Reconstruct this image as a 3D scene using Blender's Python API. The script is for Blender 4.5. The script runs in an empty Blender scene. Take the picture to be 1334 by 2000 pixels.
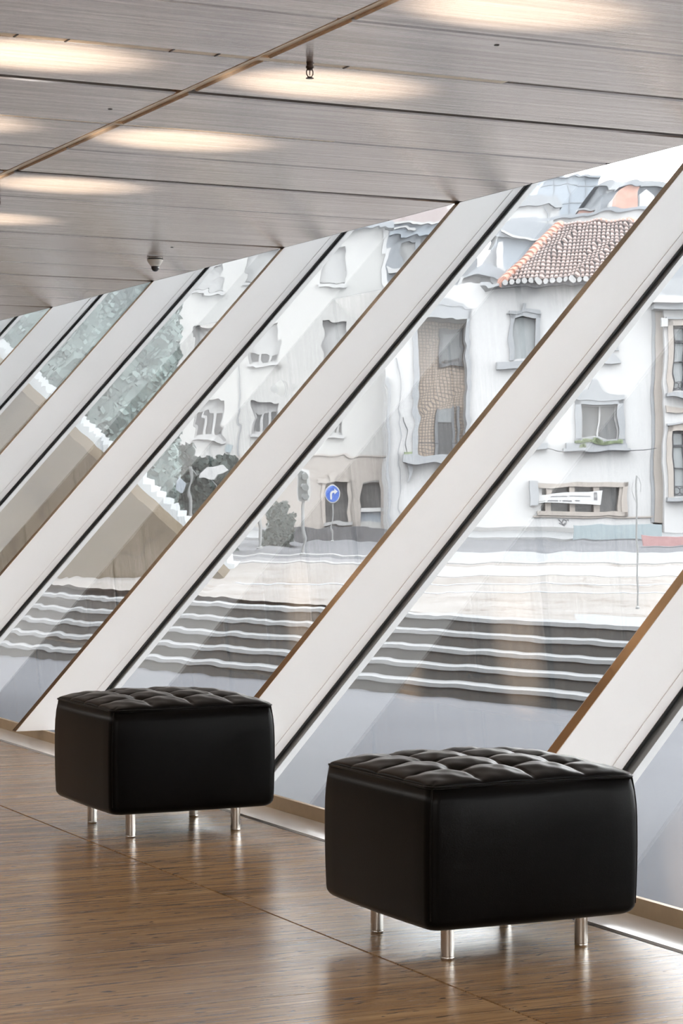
import bpy, math, random
from mathutils import Vector, Matrix
random.seed(7)
scene = bpy.context.scene
COL = scene.collection

# ------------------------------------------------------------------ camera
F_PX, W_PX, H_PX, CX, CY = 4350.0, 1334.0, 2000.0, 667.0, 997.0
EYE = 1.09
YAW = math.atan(2107.0 / F_PX)          # camera turned towards the glass wall (room axes: X across, Y along)
SN, CS = math.sin(YAW), math.cos(YAW)
cam_d = bpy.data.cameras.new('camera')
cam_d.sensor_width = 36.0
cam_d.lens = F_PX / H_PX * 36.0
cam_d.shift_y = -(1000.0 - CY) / H_PX
cam_d.clip_end = 600
cam = bpy.data.objects.new('camera', cam_d)
cam.location = (0, 0, EYE)
cam.rotation_euler = (math.radians(90), 0, -YAW)
COL.objects.link(cam)
scene.camera = cam

# ------------------------------------------------------------------ overcast sky, exposure
SKY = 3.4
world = bpy.data.worlds.new('overcast_sky')
scene.world = world
world.use_nodes = True
bg = world.node_tree.nodes['Background']
bg.inputs['Color'].default_value = (0.955, 0.975, 1.0, 1)
bg.inputs['Strength'].default_value = SKY
scene.view_settings.view_transform = 'Standard'
scene.view_settings.look = 'None'
scene.view_settings.gamma = 1.0
scene.view_settings.use_curve_mapping = False
scene.view_settings.exposure = 1.8
scene.cycles.use_denoising = True
scene.cycles.max_bounces = 8
scene.cycles.use_adaptive_sampling = True
scene.cycles.adaptive_threshold = .07
scene.cycles.transmission_bounces = 8
scene.cycles.glossy_bounces = 4
scene.cycles.diffuse_bounces = 3
scene.cycles.sample_clamp_indirect = 6.0

CEIL = 2.68
LEAN = 0.905                             # the glass wall leans out 0.905 m per metre of height
LA = math.atan(LEAN)
MODULE = 2.195
FIN_T0 = 10.08

# added unseen spots at floor level, casting warm glows on the metal ceiling
FILL = [(-1.3, -1.4, 5.0, 75), (1.2, -1.4, 5.0, 45), (-1.6, 4.6, 5.2, 22), (-1.3, 10.5, 5.2, 32), (-1.3, 16.5, 5.2, 20)]
GLOWS = [(3.50, 4.72, 1.0), (3.58, 6.13, 1.0), (3.56, 7.52, 1.0), (3.54, 8.92, 1.0), (3.52, 10.40, .9), (3.50, 11.76, .9), (3.5, 13.15, .7),
        (2.42, 6.10, 1.0), (2.42, 7.47, 1.25), (2.45, 8.90, 1.1), (2.3, 10.3, .9), (2.3, 11.7, .9)]
for i, (a, t, p) in enumerate(GLOWS):
    ld = bpy.data.lights.new('added_glow_spot', 'SPOT')
    src = Vector((a - 2.9, t - 0.05, 0.04))
    tgt = Vector((a, t, CEIL))
    ld.energy = 1250 * p
    ld.color = (1.0, 0.80, 0.60)
    ld.spot_size = math.radians(9.4)
    ld.spot_blend = 1.0
    ld.shadow_soft_size = 0.04
    lo = bpy.data.objects.new('added_glow_spot', ld)
    lo.location = src
    lo.rotation_euler = (tgt - src).to_track_quat('-Z', 'Y').to_euler()
    COL.objects.link(lo)

# added unseen area lights below the ceiling, left and behind, brightening the dark hall
for (a, t, L, pw) in FILL:
    ld = bpy.data.lights.new('added_fill_light', 'AREA')
    ld.shape = 'RECTANGLE'
    ld.size, ld.size_y = .35, L
    ld.energy = pw
    ld.color = (1.0, .965, .93)
    lo = bpy.data.objects.new('added_fill_light', ld)
    lo.location = (a, t, CEIL - .03)
    COL.objects.link(lo)

# ------------------------------------------------------------------ materials
def nmat(name):
    m = bpy.data.materials.new(name)
    m.use_nodes = True
    nt = m.node_tree
    return m, nt, nt.nodes['Principled BSDF']

def N(nt, kind, **kw):
    n = nt.nodes.new(kind)
    for k, v in kw.items():
        setattr(n, k, v)
    return n

def coords(nt, scale=(1, 1, 1), rot=(0, 0, 0), kind='Object'):
    tc = N(nt, 'ShaderNodeTexCoord')
    mp = N(nt, 'ShaderNodeMapping')
    mp.inputs['Scale'].default_value = scale
    mp.inputs['Rotation'].default_value = rot
    nt.links.new(tc.outputs[kind], mp.inputs['Vector'])
    return mp.outputs['Vector']

def noise(nt, vec, scale, detail=4, rough=.55, dist=0.0):
    n = N(nt, 'ShaderNodeTexNoise')
    n.inputs['Scale'].default_value = scale
    n.inputs['Detail'].default_value = detail
    n.inputs['Roughness'].default_value = rough
    n.inputs['Distortion'].default_value = dist
    nt.links.new(vec, n.inputs['Vector'])
    return n.outputs['Fac']

def ramp(nt, fac, stops):
    r = N(nt, 'ShaderNodeValToRGB')
    el = r.color_ramp.elements
    while len(el) < len(stops):
        el.new(0.5)
    for e, (p, c) in zip(el, stops):
        e.position = p
        e.color = (c[0], c[1], c[2], 1) if not isinstance(c, (int, float)) else (c, c, c, 1)
    nt.links.new(fac, r.inputs['Fac'])
    return r.outputs['Color']

def mixc(nt, fac, a, b, blend='MIX'):
    m = N(nt, 'ShaderNodeMix', data_type='RGBA', blend_type=blend)
    for k, v in ((0, fac), (6, a), (7, b)):
        if hasattr(v, 'is_output'):
            nt.links.new(v, m.inputs[k])
        elif k == 0:
            m.inputs[0].default_value = v
        else:
            m.inputs[k].default_value = (*v, 1)
    return m.outputs[2]

def bump(nt, p, height, strength, dist=.01):
    b = N(nt, 'ShaderNodeBump')
    b.inputs['Strength'].default_value = strength
    b.inputs['Distance'].default_value = dist
    nt.links.new(height, b.inputs['Height'])
    nt.links.new(b.outputs['Normal'], p.inputs['Normal'])

def plain(name, col, rough=.6, metal=0.0, var=.06, scale=6.0, spec=.5, bmp=0.0):
    m, nt, p = nmat(name)
    f = noise(nt, coords(nt), scale)
    lo = tuple(max(0, c * (1 - var)) for c in col)
    hi = tuple(min(1, c * (1 + var)) for c in col)
    nt.links.new(ramp(nt, f, [(.3, lo), (.7, hi)]), p.inputs['Base Color'])
    p.inputs['Roughness'].default_value = rough
    p.inputs['Metallic'].default_value = metal
    p.inputs['Specular IOR Level'].default_value = spec
    if bmp:
        bump(nt, p, noise(nt, coords(nt), scale * 8), bmp)
    return m

M = {}
M['fin_white'] = plain('fin_white_lacquer', (.93, .93, .93), .38, var=.015, scale=1.5)
M['frame_white'] = plain('frame_white_powder_coat', (.94, .94, .94), .35, var=.01)
M['cap_white'] = plain('outer_cap_pale_grey', (.34, .34, .34), .5, var=.01, spec=.1)
M['gasket'] = plain('black_rubber', (.006, .006, .007), .5, var=.1)
M['bronze'] = plain('brushed_bronze', (.62, .44, .26), .20, 1.0, var=.06, scale=20)
M['brass'] = plain('champagne_metal', (.52, .40, .26), .42, .55, var=.06, scale=20)
M['ledge'] = plain('white_enamel_ledge', (.84, .845, .85), .14, var=.04, scale=3)
M['dark_slot'] = plain('dark_slot', (.02, .02, .02), .7, var=.1)
M['slot_grey'] = plain('slot_profile_grey', (.07, .065, .06), .45, .5, var=.1)
M['joint_gold'] = plain('joint_profile_bronze', (.74, .58, .41), .35, .6, var=.06, scale=12)
M['screed'] = plain('dark_grout', (.03, .022, .016), .9)
M['hall_wall'] = plain('hall_wall_grey', (.15, .135, .125), .8, var=.05, scale=1)
M['steel'] = plain('brushed_stainless_steel', (.66, .63, .59), .24, 1.0, var=.01, scale=40)
M['sprinkler'] = plain('dark_bronze_fitting', (.05, .032, .025), .4, .6)
M['cctv_white'] = plain('cctv_housing_plastic', (.66, .63, .57), .45)
M['cctv_dark'] = plain('smoked_dome', (.03, .03, .03), .12)

# leather
m, nt, p = nmat('black_leather')
v = coords(nt)
f = noise(nt, v, 30)
nt.links.new(ramp(nt, f, [(.3, (.0016, .0015, .0014)), (.7, (.0026, .0024, .0022))]), p.inputs['Base Color'])
p.inputs['Roughness'].default_value = .33
p.inputs['Specular IOR Level'].default_value = .07
p.inputs['Sheen Weight'].default_value = .16
p.inputs['Sheen Roughness'].default_value = .35
p.inputs['Sheen Tint'].default_value = (1.0, .90, .80, 1)
bump(nt, p, noise(nt, v, 380, 3), .10, .002)
M['leather'] = m

# brushed ceiling metal: streaks run across the hall (X)
def ceiling_mat():
    m, nt, p = nmat('brushed_aluminium_ceiling')
    v = coords(nt, (0.35, 26, 1))
    st = noise(nt, v, 1.0, 5, .6)
    v2 = coords(nt, (1.2, 120, 1))
    fine = noise(nt, v2, 1.0, 3)
    col = ramp(nt, st, [(.32, (.66, .605, .575)), (.68, (.92, .85, .81))])
    gl = N(nt, 'ShaderNodeBsdfGlossy')
    nt.links.new(col, gl.inputs['Color'])
    gl.inputs['Roughness'].default_value = .15
    df = N(nt, 'ShaderNodeBsdfDiffuse')
    nt.links.new(col, df.inputs['Color'])
    b = N(nt, 'ShaderNodeBump')
    b.inputs['Strength'].default_value = .20
    b.inputs['Distance'].default_value = .004
    ad = N(nt, 'ShaderNodeMath', operation='ADD')
    nt.links.new(st, ad.inputs[0])
    nt.links.new(fine, ad.inputs[1])
    nt.links.new(ad.outputs[0], b.inputs['Height'])
    nt.links.new(b.outputs['Normal'], gl.inputs['Normal'])
    mx = N(nt, 'ShaderNodeMixShader')
    mx.inputs[0].default_value = .24
    nt.links.new(gl.outputs[0], mx.inputs[1])
    nt.links.new(df.outputs[0], mx.inputs[2])
    nt.links.new(mx.outputs[0], nt.nodes['Material Output'].inputs['Surface'])
    return m
M['ceiling'] = ceiling_mat()

# floor: brown vein-cut stone, veins run across the hall (X)
def floor_mat():
    m, nt, p = nmat('vein_cut_brown_travertine')
    tc = N(nt, 'ShaderNodeTexCoord')
    oi = N(nt, 'ShaderNodeObjectInfo')
    # object coordinates + a per-slab offset so that no two slabs share a vein
    sc_ = N(nt, 'ShaderNodeVectorMath', operation='SCALE')
    comb = N(nt, 'ShaderNodeCombineXYZ')
    nt.links.new(oi.outputs['Random'], comb.inputs[0])
    nt.links.new(oi.outputs['Random'], comb.inputs[1])
    nt.links.new(comb.outputs[0], sc_.inputs[0])
    sc_.inputs['Scale'].default_value = 37.0
    add = N(nt, 'ShaderNodeVectorMath', operation='ADD')
    nt.links.new(tc.outputs['Object'], add.inputs[0])
    nt.links.new(sc_.outputs[0], add.inputs[1])
    def mapped(scale, rz=0.0):
        mp = N(nt, 'ShaderNodeMapping')
        mp.inputs['Scale'].default_value = scale
        mp.inputs['Rotation'].default_value = (0, 0, rz)
        nt.links.new(add.outputs[0], mp.inputs['Vector'])
        return mp.outputs[0]
    band = noise(nt, mapped((.55, 9, 1), .03), 1.0, 6, .62, .3)
    base = ramp(nt, band, [(.25, (.195, .110, .046)), (.42, (.280, .168, .078)), (.55, (.345, .218, .108)), (.75, (.425, .285, .150))])
    fine = noise(nt, mapped((2.6, 70, 1), .03), 1.0, 6, .75, .6)
    base = mixc(nt, .8, base, ramp(nt, fine, [(.34, (.45, .40, .36)), (.60, (1.08, 1.05, 1.02))]), 'MULTIPLY')
    # thin dark veins and pits
    vein = noise(nt, mapped((.9, 15, 1), .03), 1.0, 3, .5, 1.2)
    vm = ramp(nt, vein, [(.485, 0.0), (.497, 1.0), (.503, 1.0), (.515, 0.0)])
    base = mixc(nt, vm, base, mixc(nt, .75, base, (.07, .04, .025)))
    pit = noise(nt, mapped((14, 60, 1), .03), 1.0, 2, .5, .4)
    pm = ramp(nt, pit, [(.66, 0.0), (.70, 1.0)])
    base = mixc(nt, pm, base, (.06, .04, .028))
    nt.links.new(base, p.inputs['Base Color'])
    rr = ramp(nt, fine, [(.2, .30), (.8, .20)])
    nt.links.new(rr, p.inputs['Roughness'])
    p.inputs['Specular IOR Level'].default_value = .36
    bump(nt, p, mixc(nt, pm, fine, (0, 0, 0)), .12, .003)
    return m
M['floor'] = floor_mat()

# glass: flat inner face, slightly wavy outer face (drawn glass), greenish body
def glass_mat(name, wavy):
    m, nt, p = nmat(name)
    p.inputs['Base Color'].default_value = (.985, 1.0, .995, 1)
    p.inputs['Roughness'].default_value = 0.0
    p.inputs['IOR'].default_value = 1.37
    p.inputs['Transmission Weight'].default_value = 1.0
    if wavy:
        v = coords(nt, (1, 1, 1))
        n1 = noise(nt, v, 2.9, 1, .4, .25)
        b = N(nt, 'ShaderNodeBump')
        b.inputs['Strength'].default_value = 1.0
        b.inputs['Distance'].default_value = wavy
        nt.links.new(n1, b.inputs['Height'])
        nt.links.new(b.outputs['Normal'], p.inputs['Normal'])
    return m
M['glass_in'] = glass_mat('window_glass_inner_face', 0)
M["glass_out"] = glass_mat("window_glass_outer_face", .00027)

# outside
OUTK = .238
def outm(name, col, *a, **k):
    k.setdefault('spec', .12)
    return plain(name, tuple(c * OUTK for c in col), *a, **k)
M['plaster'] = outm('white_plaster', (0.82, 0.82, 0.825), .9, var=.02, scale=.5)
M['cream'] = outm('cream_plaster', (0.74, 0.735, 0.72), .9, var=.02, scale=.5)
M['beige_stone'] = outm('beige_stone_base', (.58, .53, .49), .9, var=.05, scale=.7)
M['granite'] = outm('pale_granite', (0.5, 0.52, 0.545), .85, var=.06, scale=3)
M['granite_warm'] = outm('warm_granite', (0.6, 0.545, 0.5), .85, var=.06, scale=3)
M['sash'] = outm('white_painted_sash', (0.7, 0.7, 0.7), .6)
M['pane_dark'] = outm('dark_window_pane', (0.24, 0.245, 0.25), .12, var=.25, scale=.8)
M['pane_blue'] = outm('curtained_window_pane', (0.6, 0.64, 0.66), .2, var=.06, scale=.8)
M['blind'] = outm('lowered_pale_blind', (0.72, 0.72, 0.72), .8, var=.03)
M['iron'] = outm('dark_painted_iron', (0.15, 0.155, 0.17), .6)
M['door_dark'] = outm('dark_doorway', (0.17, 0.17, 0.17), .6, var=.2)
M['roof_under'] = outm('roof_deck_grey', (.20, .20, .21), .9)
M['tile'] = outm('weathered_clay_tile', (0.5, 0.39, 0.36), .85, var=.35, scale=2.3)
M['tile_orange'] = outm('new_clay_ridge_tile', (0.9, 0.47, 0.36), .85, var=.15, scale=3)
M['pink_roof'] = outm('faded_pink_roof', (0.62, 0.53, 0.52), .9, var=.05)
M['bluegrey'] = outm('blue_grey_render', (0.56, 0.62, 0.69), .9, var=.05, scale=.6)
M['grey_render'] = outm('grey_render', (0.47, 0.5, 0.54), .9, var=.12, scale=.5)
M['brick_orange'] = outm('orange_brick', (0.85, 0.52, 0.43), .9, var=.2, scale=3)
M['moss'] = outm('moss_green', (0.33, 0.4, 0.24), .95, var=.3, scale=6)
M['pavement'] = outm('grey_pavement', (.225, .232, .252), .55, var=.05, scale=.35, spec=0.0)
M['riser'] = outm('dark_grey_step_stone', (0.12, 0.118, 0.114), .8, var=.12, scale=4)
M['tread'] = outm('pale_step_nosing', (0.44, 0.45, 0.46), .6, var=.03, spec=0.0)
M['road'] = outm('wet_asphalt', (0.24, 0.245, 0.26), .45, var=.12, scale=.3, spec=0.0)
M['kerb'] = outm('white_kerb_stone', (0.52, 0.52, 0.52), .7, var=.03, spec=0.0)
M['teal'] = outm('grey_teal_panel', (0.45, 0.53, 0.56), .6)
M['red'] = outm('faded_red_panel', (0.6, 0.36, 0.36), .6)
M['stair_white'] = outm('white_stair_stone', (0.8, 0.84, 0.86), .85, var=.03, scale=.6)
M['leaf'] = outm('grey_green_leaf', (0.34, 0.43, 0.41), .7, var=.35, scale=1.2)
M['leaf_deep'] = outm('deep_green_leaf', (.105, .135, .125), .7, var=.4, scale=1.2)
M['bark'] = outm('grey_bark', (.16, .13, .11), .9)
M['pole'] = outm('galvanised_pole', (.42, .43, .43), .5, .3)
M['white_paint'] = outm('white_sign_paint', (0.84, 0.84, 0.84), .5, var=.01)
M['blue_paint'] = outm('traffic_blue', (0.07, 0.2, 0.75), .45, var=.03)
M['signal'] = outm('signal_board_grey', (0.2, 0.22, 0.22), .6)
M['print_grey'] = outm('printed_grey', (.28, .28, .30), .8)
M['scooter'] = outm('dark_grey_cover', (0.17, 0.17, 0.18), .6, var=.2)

def travertine(name, c0, c1, vein):
    m, nt, p = nmat(name)
    b = noise(nt, coords(nt, (.5, .5, 2.2), (0, .5, 0)), 1.1, 5, .6, .6)
    base = ramp(nt, b, [(.3, c0), (.7, c1)])
    vn = noise(nt, coords(nt, (1, 1, 1), (0, .4, 0)), .55, 3, .5, .8)
    vm = ramp(nt, vn, [(.488, 0.0), (.498, .8), (.502, .8), (.512, 0.0)])
    base = mixc(nt, vm, base, vein)
    nt.links.new(base, p.inputs['Base Color'])
    p.inputs['Roughness'].default_value = .7
    p.inputs['Specular IOR Level'].default_value = 0.0
    return m
M['hump'] = travertine('tan_travertine_cladding', (.044, .036, .0255), (.056, .046, .033), (.031, .025, .018))
M['plaza'] = travertine('pink_travertine_paving', (.082, .076, .071), (.105, .101, .098), (.062, .054, .049))

def wall_tile_mat():
    m, nt, p = nmat('tan_wall_tiles')
    br = N(nt, 'ShaderNodeTexBrick')
    br.offset = 0.0
    br.inputs['Scale'].default_value = 1.0
    br.inputs['Brick Width'].default_value = .085
    br.inputs['Row Height'].default_value = .085
    br.inputs['Mortar Size'].default_value = .012
    br.inputs['Color1'].default_value = (.225, .175, .135, 1)
    br.inputs['Color2'].default_value = (.19, .146, .112, 1)
    br.inputs['Mortar'].default_value = (.075, .062, .052, 1)
    nt.links.new(coords(nt, (1, 1, 1), (math.pi / 2, 0, 0)), br.inputs['Vector'])
    nt.links.new(br.outputs['Color'], p.inputs['Base Color'])
    p.inputs['Roughness'].default_value = .5
    return m
M['wall_tile'] = wall_tile_mat()

# ------------------------------------------------------------------ mesh helpers
class MB:
    def __init__(s):
        s.v, s.f = [], []
    def add(s, vs, fs):
        o = len(s.v)
        s.v += [tuple(q) for q in vs]
        s.f += [tuple(i + o for i in q) for q in fs]
        return s
    def box(s, x0, x1, y0, y1, z0, z1):
        vs = [(x0, y0, z0), (x1, y0, z0), (x1, y1, z0), (x0, y1, z0), (x0, y0, z1), (x1, y0, z1), (x1, y1, z1), (x0, y1, z1)]
        return s.add(vs, [(0, 3, 2, 1), (4, 5, 6, 7), (0, 1, 5, 4), (1, 2, 6, 5), (2, 3, 7, 6), (3, 0, 4, 7)])
    def prism(s, poly, y0, y1):
        """poly: (x, z) points counter-clockwise seen from -y; extruded from y0 to y1"""
        n = len(poly)
        vs = [(x, y0, z) for x, z in poly] + [(x, y1, z) for x, z in poly]
        fs = [tuple(range(n)), tuple(range(2 * n - 1, n - 1, -1))]
        fs += [((i + 1) % n, i, i + n, (i + 1) % n + n) for i in range(n)]
        return s.add(vs, fs)
    def tube(s, pts, r, n=8, cap=True):
        pts = [Vector(q) for q in pts]
        rs = r if isinstance(r, (list, tuple)) else [r] * len(pts)
        vs, fs = [], []
        for i, q in enumerate(pts):
            d = (pts[min(i + 1, len(pts) - 1)] - pts[max(i - 1, 0)]).normalized()
            u = d.orthogonal().normalized() if abs(d.z) > .9 else d.cross(Vector((0, 0, 1))).normalized()
            w = d.cross(u).normalized()
            for k in range(n):
                a = 2 * math.pi * k / n
                vs.append(q + (u * math.cos(a) + w * math.sin(a)) * rs[i])
        for i in range(len(pts) - 1):
            for k in range(n):
                fs.append((i * n + k, i * n + (k + 1) % n, (i + 1) * n + (k + 1) % n, (i + 1) * n + k))
        if cap:
            fs.append(tuple(range(n - 1, -1, -1)))
            fs.append(tuple((len(pts) - 1) * n + k for k in range(n)))
        return s.add(vs, fs)
    def lathe(s, prof, n=20, c=(0, 0)):
        vs, fs = [], []
        for r, z in prof:
            for k in range(n):
                a = 2 * math.pi * k / n
                vs.append((c[0] + r * math.cos(a), c[1] + r * math.sin(a), z))
        for i in range(len(prof) - 1):
            for k in range(n):
                fs.append((i * n + k, i * n + (k + 1) % n, (i + 1) * n + (k + 1) % n, (i + 1) * n + k))
        fs.append(tuple(range(n - 1, -1, -1)))
        fs.append(tuple((len(prof) - 1) * n + k for k in range(n)))
        return s.add(vs, fs)
    def mesh(s, name, mat, smooth=False):
        me = bpy.data.meshes.new(name)
        me.from_pydata(s.v, [], s.f)
        me.materials.append(M[mat])
        if smooth:
            me.polygons.foreach_set('use_smooth', [len(p_.vertices) <= 4 for p_ in me.polygons])
        me.update()
        return me
    def build(s, name, mat, parent=None, smooth=False, loc=None, rz=None):
        return link(name, s.mesh(name, mat, smooth), parent, loc, rz)

def link(name, me, parent=None, loc=None, rz=None):
    o = bpy.data.objects.new(name, me)
    COL.objects.link(o)
    if parent is not None:
        o.parent = parent
    if loc is not None:
        o.location = loc
    if rz is not None:
        o.rotation_euler = (0, 0, rz)
    return o

def empty(name, loc=(0, 0, 0), rz=0.0, parent=None):
    o = link(name, None, parent, loc, rz)
    o.empty_display_size = .1
    return o

def tag(o, label, cat=None, group=None, kind=None):
    if label:
        o['label'] = label
    if cat:
        o['category'] = cat
    if group:
        o['group'] = group
    if kind:
        o['kind'] = kind
    return o

def bevel(o, w, seg=2):
    b = o.modifiers.new('bevel', 'BEVEL')
    b.width = w
    b.segments = seg
    b.limit_method = 'ANGLE'
    return o

# ------------------------------------------------------------------ hall: floor
T0, T1 = -4.0, 24.0
A_FLOOR, A_JOINT, A_LEDGE = 3.154, 2.453, 3.314
fl = MB().box(-4, A_FLOOR, T0, T1, -.30, -.012).build('floor', 'screed')
tag(fl, 'polished brown stone floor of the hall with fine dark joints', 'floor', kind='structure')
a_edges = [-4, -2.6, -1.3, 0.0, 1.2265, A_JOINT, A_FLOOR - .012]
t_step, t = .575, 5.13 - .575 * 16
t_edges = []
while t < T1:
    if t > T0:
        t_edges.append(t)
    t += t_step
t_edges = [T0] + t_edges + [T1]
cache = {}
for i in range(len(a_edges) - 1):
    for j in range(len(t_edges) - 1):
        x0, x1, y0, y1 = a_edges[i], a_edges[i + 1], t_edges[j], t_edges[j + 1]
        if y1 < 1.0 or y0 > 17 or x1 < .5:
            continue
        key = (round(x1 - x0, 3), round(y1 - y0, 3))
        if key not in cache:
            g, hx, hy = .0012, key[0] / 2, key[1] / 2
            gx = .0036
            cache[key] = MB().box(-hx + gx, hx - gx, -hy + g, hy - g, -.012, 0).mesh('slab', 'floor')
        link('slab', cache[key], fl, ((x0 + x1) / 2, (y0 + y1) / 2, 0))
for (x0, x1, y0, y1) in ((-4, .0, T0, T1), (0, A_FLOOR - .012, T0, .53), (0, A_FLOOR - .012, 17.2, T1)):
    MB().box(x0, x1, y0, y1, -.012, -.001).build('slab', 'floor', fl)

# ledge and upstand below the glass
bb = MB().box(A_FLOOR, A_LEDGE + .02, T0, T1, -.05, .004).build('baseboard_right', 'ledge')
tag(bb, 'glossy white ledge along the foot of the glass wall', 'ledge', kind='structure')
MB().box(A_FLOOR - .012, A_FLOOR, T0, T1, -.03, -.004).build('shadow_gap', 'gasket', bb)
MB().box(A_LEDGE, A_LEDGE + .018, T0, T1, .004, .052).build('upstand', 'brass', bb)

# ------------------------------------------------------------------ hall: walls out of view
wl = MB().box(-4.2, -4, T0, T1, -.3, 3.0).build('wall_left', 'hall_wall')
tag(wl, 'plain grey wall on the inner side of the hall', 'wall', kind='structure')
wb = MB().box(-4.2, 6.2, T0 - .2, T0, -.3, 3.0).build('wall_back', 'hall_wall')
tag(wb, 'plain grey end wall of the hall behind the camera', 'wall', kind='structure')
wf = MB().box(-4.2, 6.2, T1, T1 + .2, -.3, 3.0).build('wall_front', 'hall_wall')
tag(wf, 'plain grey wall at the far end of the hall', 'wall', kind='structure')

# ------------------------------------------------------------------ hall: ceiling
A_EDGE = 5.562
cl = MB().box(-4, A_EDGE, T0, T1, CEIL + .05, CEIL + .45).build('ceiling', 'dark_slot')
tag(cl, 'brushed metal panel ceiling with dark and bronze joints', 'ceiling', kind='structure')
# joints across the hall: (position, half width, kind)
joints = []
for k in range(-6, 7):
    tm = FIN_T0 + k * MODULE
    joints.append((tm, .034 if k < 1 else .026, 'major'))
    w = .019 if tm < 9.5 else .009
    if k == -2:
        joints += [(tm + .80, .009, 'thin'), (tm + 1.50, .024, 'gold')]
    elif k == -1:
        joints += [(tm + .78, .014, 'gold'), (tm + 1.46, .009, 'thin')]
    elif k == 0:
        joints += [(tm + .79, .009, 'thin')]
    else:
        joints += [(tm + .73, .009, 'thin'), (tm + 1.464, .009, 'thin')]
joints = sorted(j for j in joints if T0 + .1 < j[0] < T1 - .1)
A_DJ, DJW = 3.160, .024
cols = [(-4, -1.9), (-1.9, .63), (.63, A_DJ - DJW), (A_DJ + DJW, A_EDGE)]
prev, pw = T0, 0.0
rows = []
for (tj, hw, kind) in joints + [(T1, 0, 'end')]:
    rows.append((prev + pw, tj - hw))
    prev, pw = tj, hw
pc = {}
for (y0, y1) in rows:
    for (x0, x1) in cols:
        key = (round(x1 - x0, 3), round(y1 - y0, 3))
        if key not in pc:
            hx, hy = key[0] / 2 - (.003 if x0 < 0 else 0), key[1] / 2
            b = MB()
            # shallow tray: flat face with a small rolled edge
            e = .006
            vs = [(-hx, -hy, .03), (hx, -hy, .03), (hx, hy, .03), (-hx, hy, .03),
                  (-hx, -hy, e), (hx, -hy, e), (hx, hy, e), (-hx, hy, e),
                  (-hx + e, -hy + e, 0), (hx - e, -hy + e, 0), (hx - e, hy - e, 0), (-hx + e, hy - e, 0)]
            fs = [(0, 1, 2, 3)]
            for q in (0, 4):
                for i in range(4):
                    fs.append((q + i, q + 4 + i, q + 4 + (i + 1) % 4, q + (i + 1) % 4))
            fs.append((11, 10, 9, 8))
            pc[key] = b.add(vs, fs).mesh('panel', 'ceiling')
        link('panel', pc[key], cl, ((x0 + x1) / 2, (y0 + y1) / 2, CEIL))
for (tj, hw, kind) in joints:
    if kind == 'major':
        MB().box(-4, A_EDGE, tj - hw, tj - hw * .35, CEIL + .012, CEIL + .04).build('joint_strip', 'slot_grey', cl)
        MB().box(-4, A_EDGE, tj + hw * .55, tj + hw, CEIL + .020, CEIL + .04).build('joint_strip', 'slot_grey', cl)
    elif kind == 'gold':  # bronze profile; warm light painted in as gold, dark grey beyond the glow
        MB().box(-4, A_DJ + 1.0, tj - hw, tj + hw, CEIL + .002, CEIL + .04).build('joint_strip', 'joint_gold', cl)
        MB().box(A_DJ + 1.0, A_EDGE, tj - hw, tj + hw, CEIL + .012, CEIL + .04).build('joint_strip', 'slot_grey', cl)
MB().box(A_DJ - DJW, A_DJ + DJW, T0, T1, CEIL + .010, CEIL + .04).build('joint_strip', 'joint_gold', cl)
MB().box(A_DJ - DJW, A_DJ - DJW + .006, T0, T1, CEIL - .001, CEIL + .012).build('joint_strip', 'joint_gold', cl)
MB().box(A_EDGE - .006, A_EDGE, T0, T1, CEIL, CEIL + .05).build('edge_trim', 'slot_grey', cl)
# clips in the bronze joint
for a in (2.27, 2.45, 2.83, 3.0, 3.36, 3.5):
    MB().box(a - .003, a + .003, 7.166, 7.212, CEIL - .001, CEIL + .02).build('clip', 'sprinkler', cl)
# screw holes
for (a, tt) in ((4.944, 12.557), (3.021, 8.339), (3.794, 6.617)):
    MB().lathe([(.009, CEIL - .0015), (.009, CEIL + .002)], 10, (a, tt)).build('screw_hole', 'dark_slot', cl)
# roof slab over the hall and its eave beyond the ceiling edge
rf = MB().box(-4.2, A_EDGE, T0 - .2, T1 + .2, CEIL + .47, CEIL + .6).build('roof', 'hall_wall')
tag(rf, 'flat roof slab above the metal ceiling', 'roof', kind='structure')

# ------------------------------------------------------------------ hall: leaning glass wall
U = Vector((math.sin(LA), 0, math.cos(LA)))           # up the slope
NOUT = Vector((math.cos(LA), 0, -math.sin(LA)))       # outward normal
A0 = 3.137                                            # inner edge of the fins at floor level
H_TOP = 3.22
def slope_pt(h, d, t):
    """point on the plane d metres outside the fins' inner edges, at height h"""
    x = A0 + LEAN * h + d / math.cos(LA)
    return Vector((x, t, h))
def slope_box(d0, d1, t0, t1, h0, h1):
    vs = []
    for t in (t0, t1):
        for d, h in ((d0, h0), (d1, h0), (d1, h1), (d0, h1)):
            vs.append(slope_pt(h, d, t))
    fs = [(0, 1, 2, 3), (7, 6, 5, 4), (1, 0, 4, 5), (2, 1, 5, 6), (3, 2, 6, 7), (0, 3, 7, 4)]
    return MB().add(vs, fs)
D = .214
FW = .058                                             # fin thickness
fin_label = {
    -4: 'white leaning fin nearest the end of the hall behind the camera', -3: 'white leaning fin just outside the right edge of the view',
    -2: 'white leaning fin with wide bronze edge rising behind the right ottoman at the right edge',
    -1: 'white leaning fin rising behind the gap between the two ottomans',
    0: 'white leaning fin whose bronze edge meets the floor left of the left ottoman',
    1: 'white leaning fin meeting the ceiling to the right of the dome camera',
    2: 'white leaning fin meeting the ceiling just below the dome camera',
    3: 'white leaning fin, second from the left edge of the picture along the ceiling',
    4: 'leftmost white leaning fin at the far end of the glass wall', 5: 'white leaning fin far down the hall past the left edge'}
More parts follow.
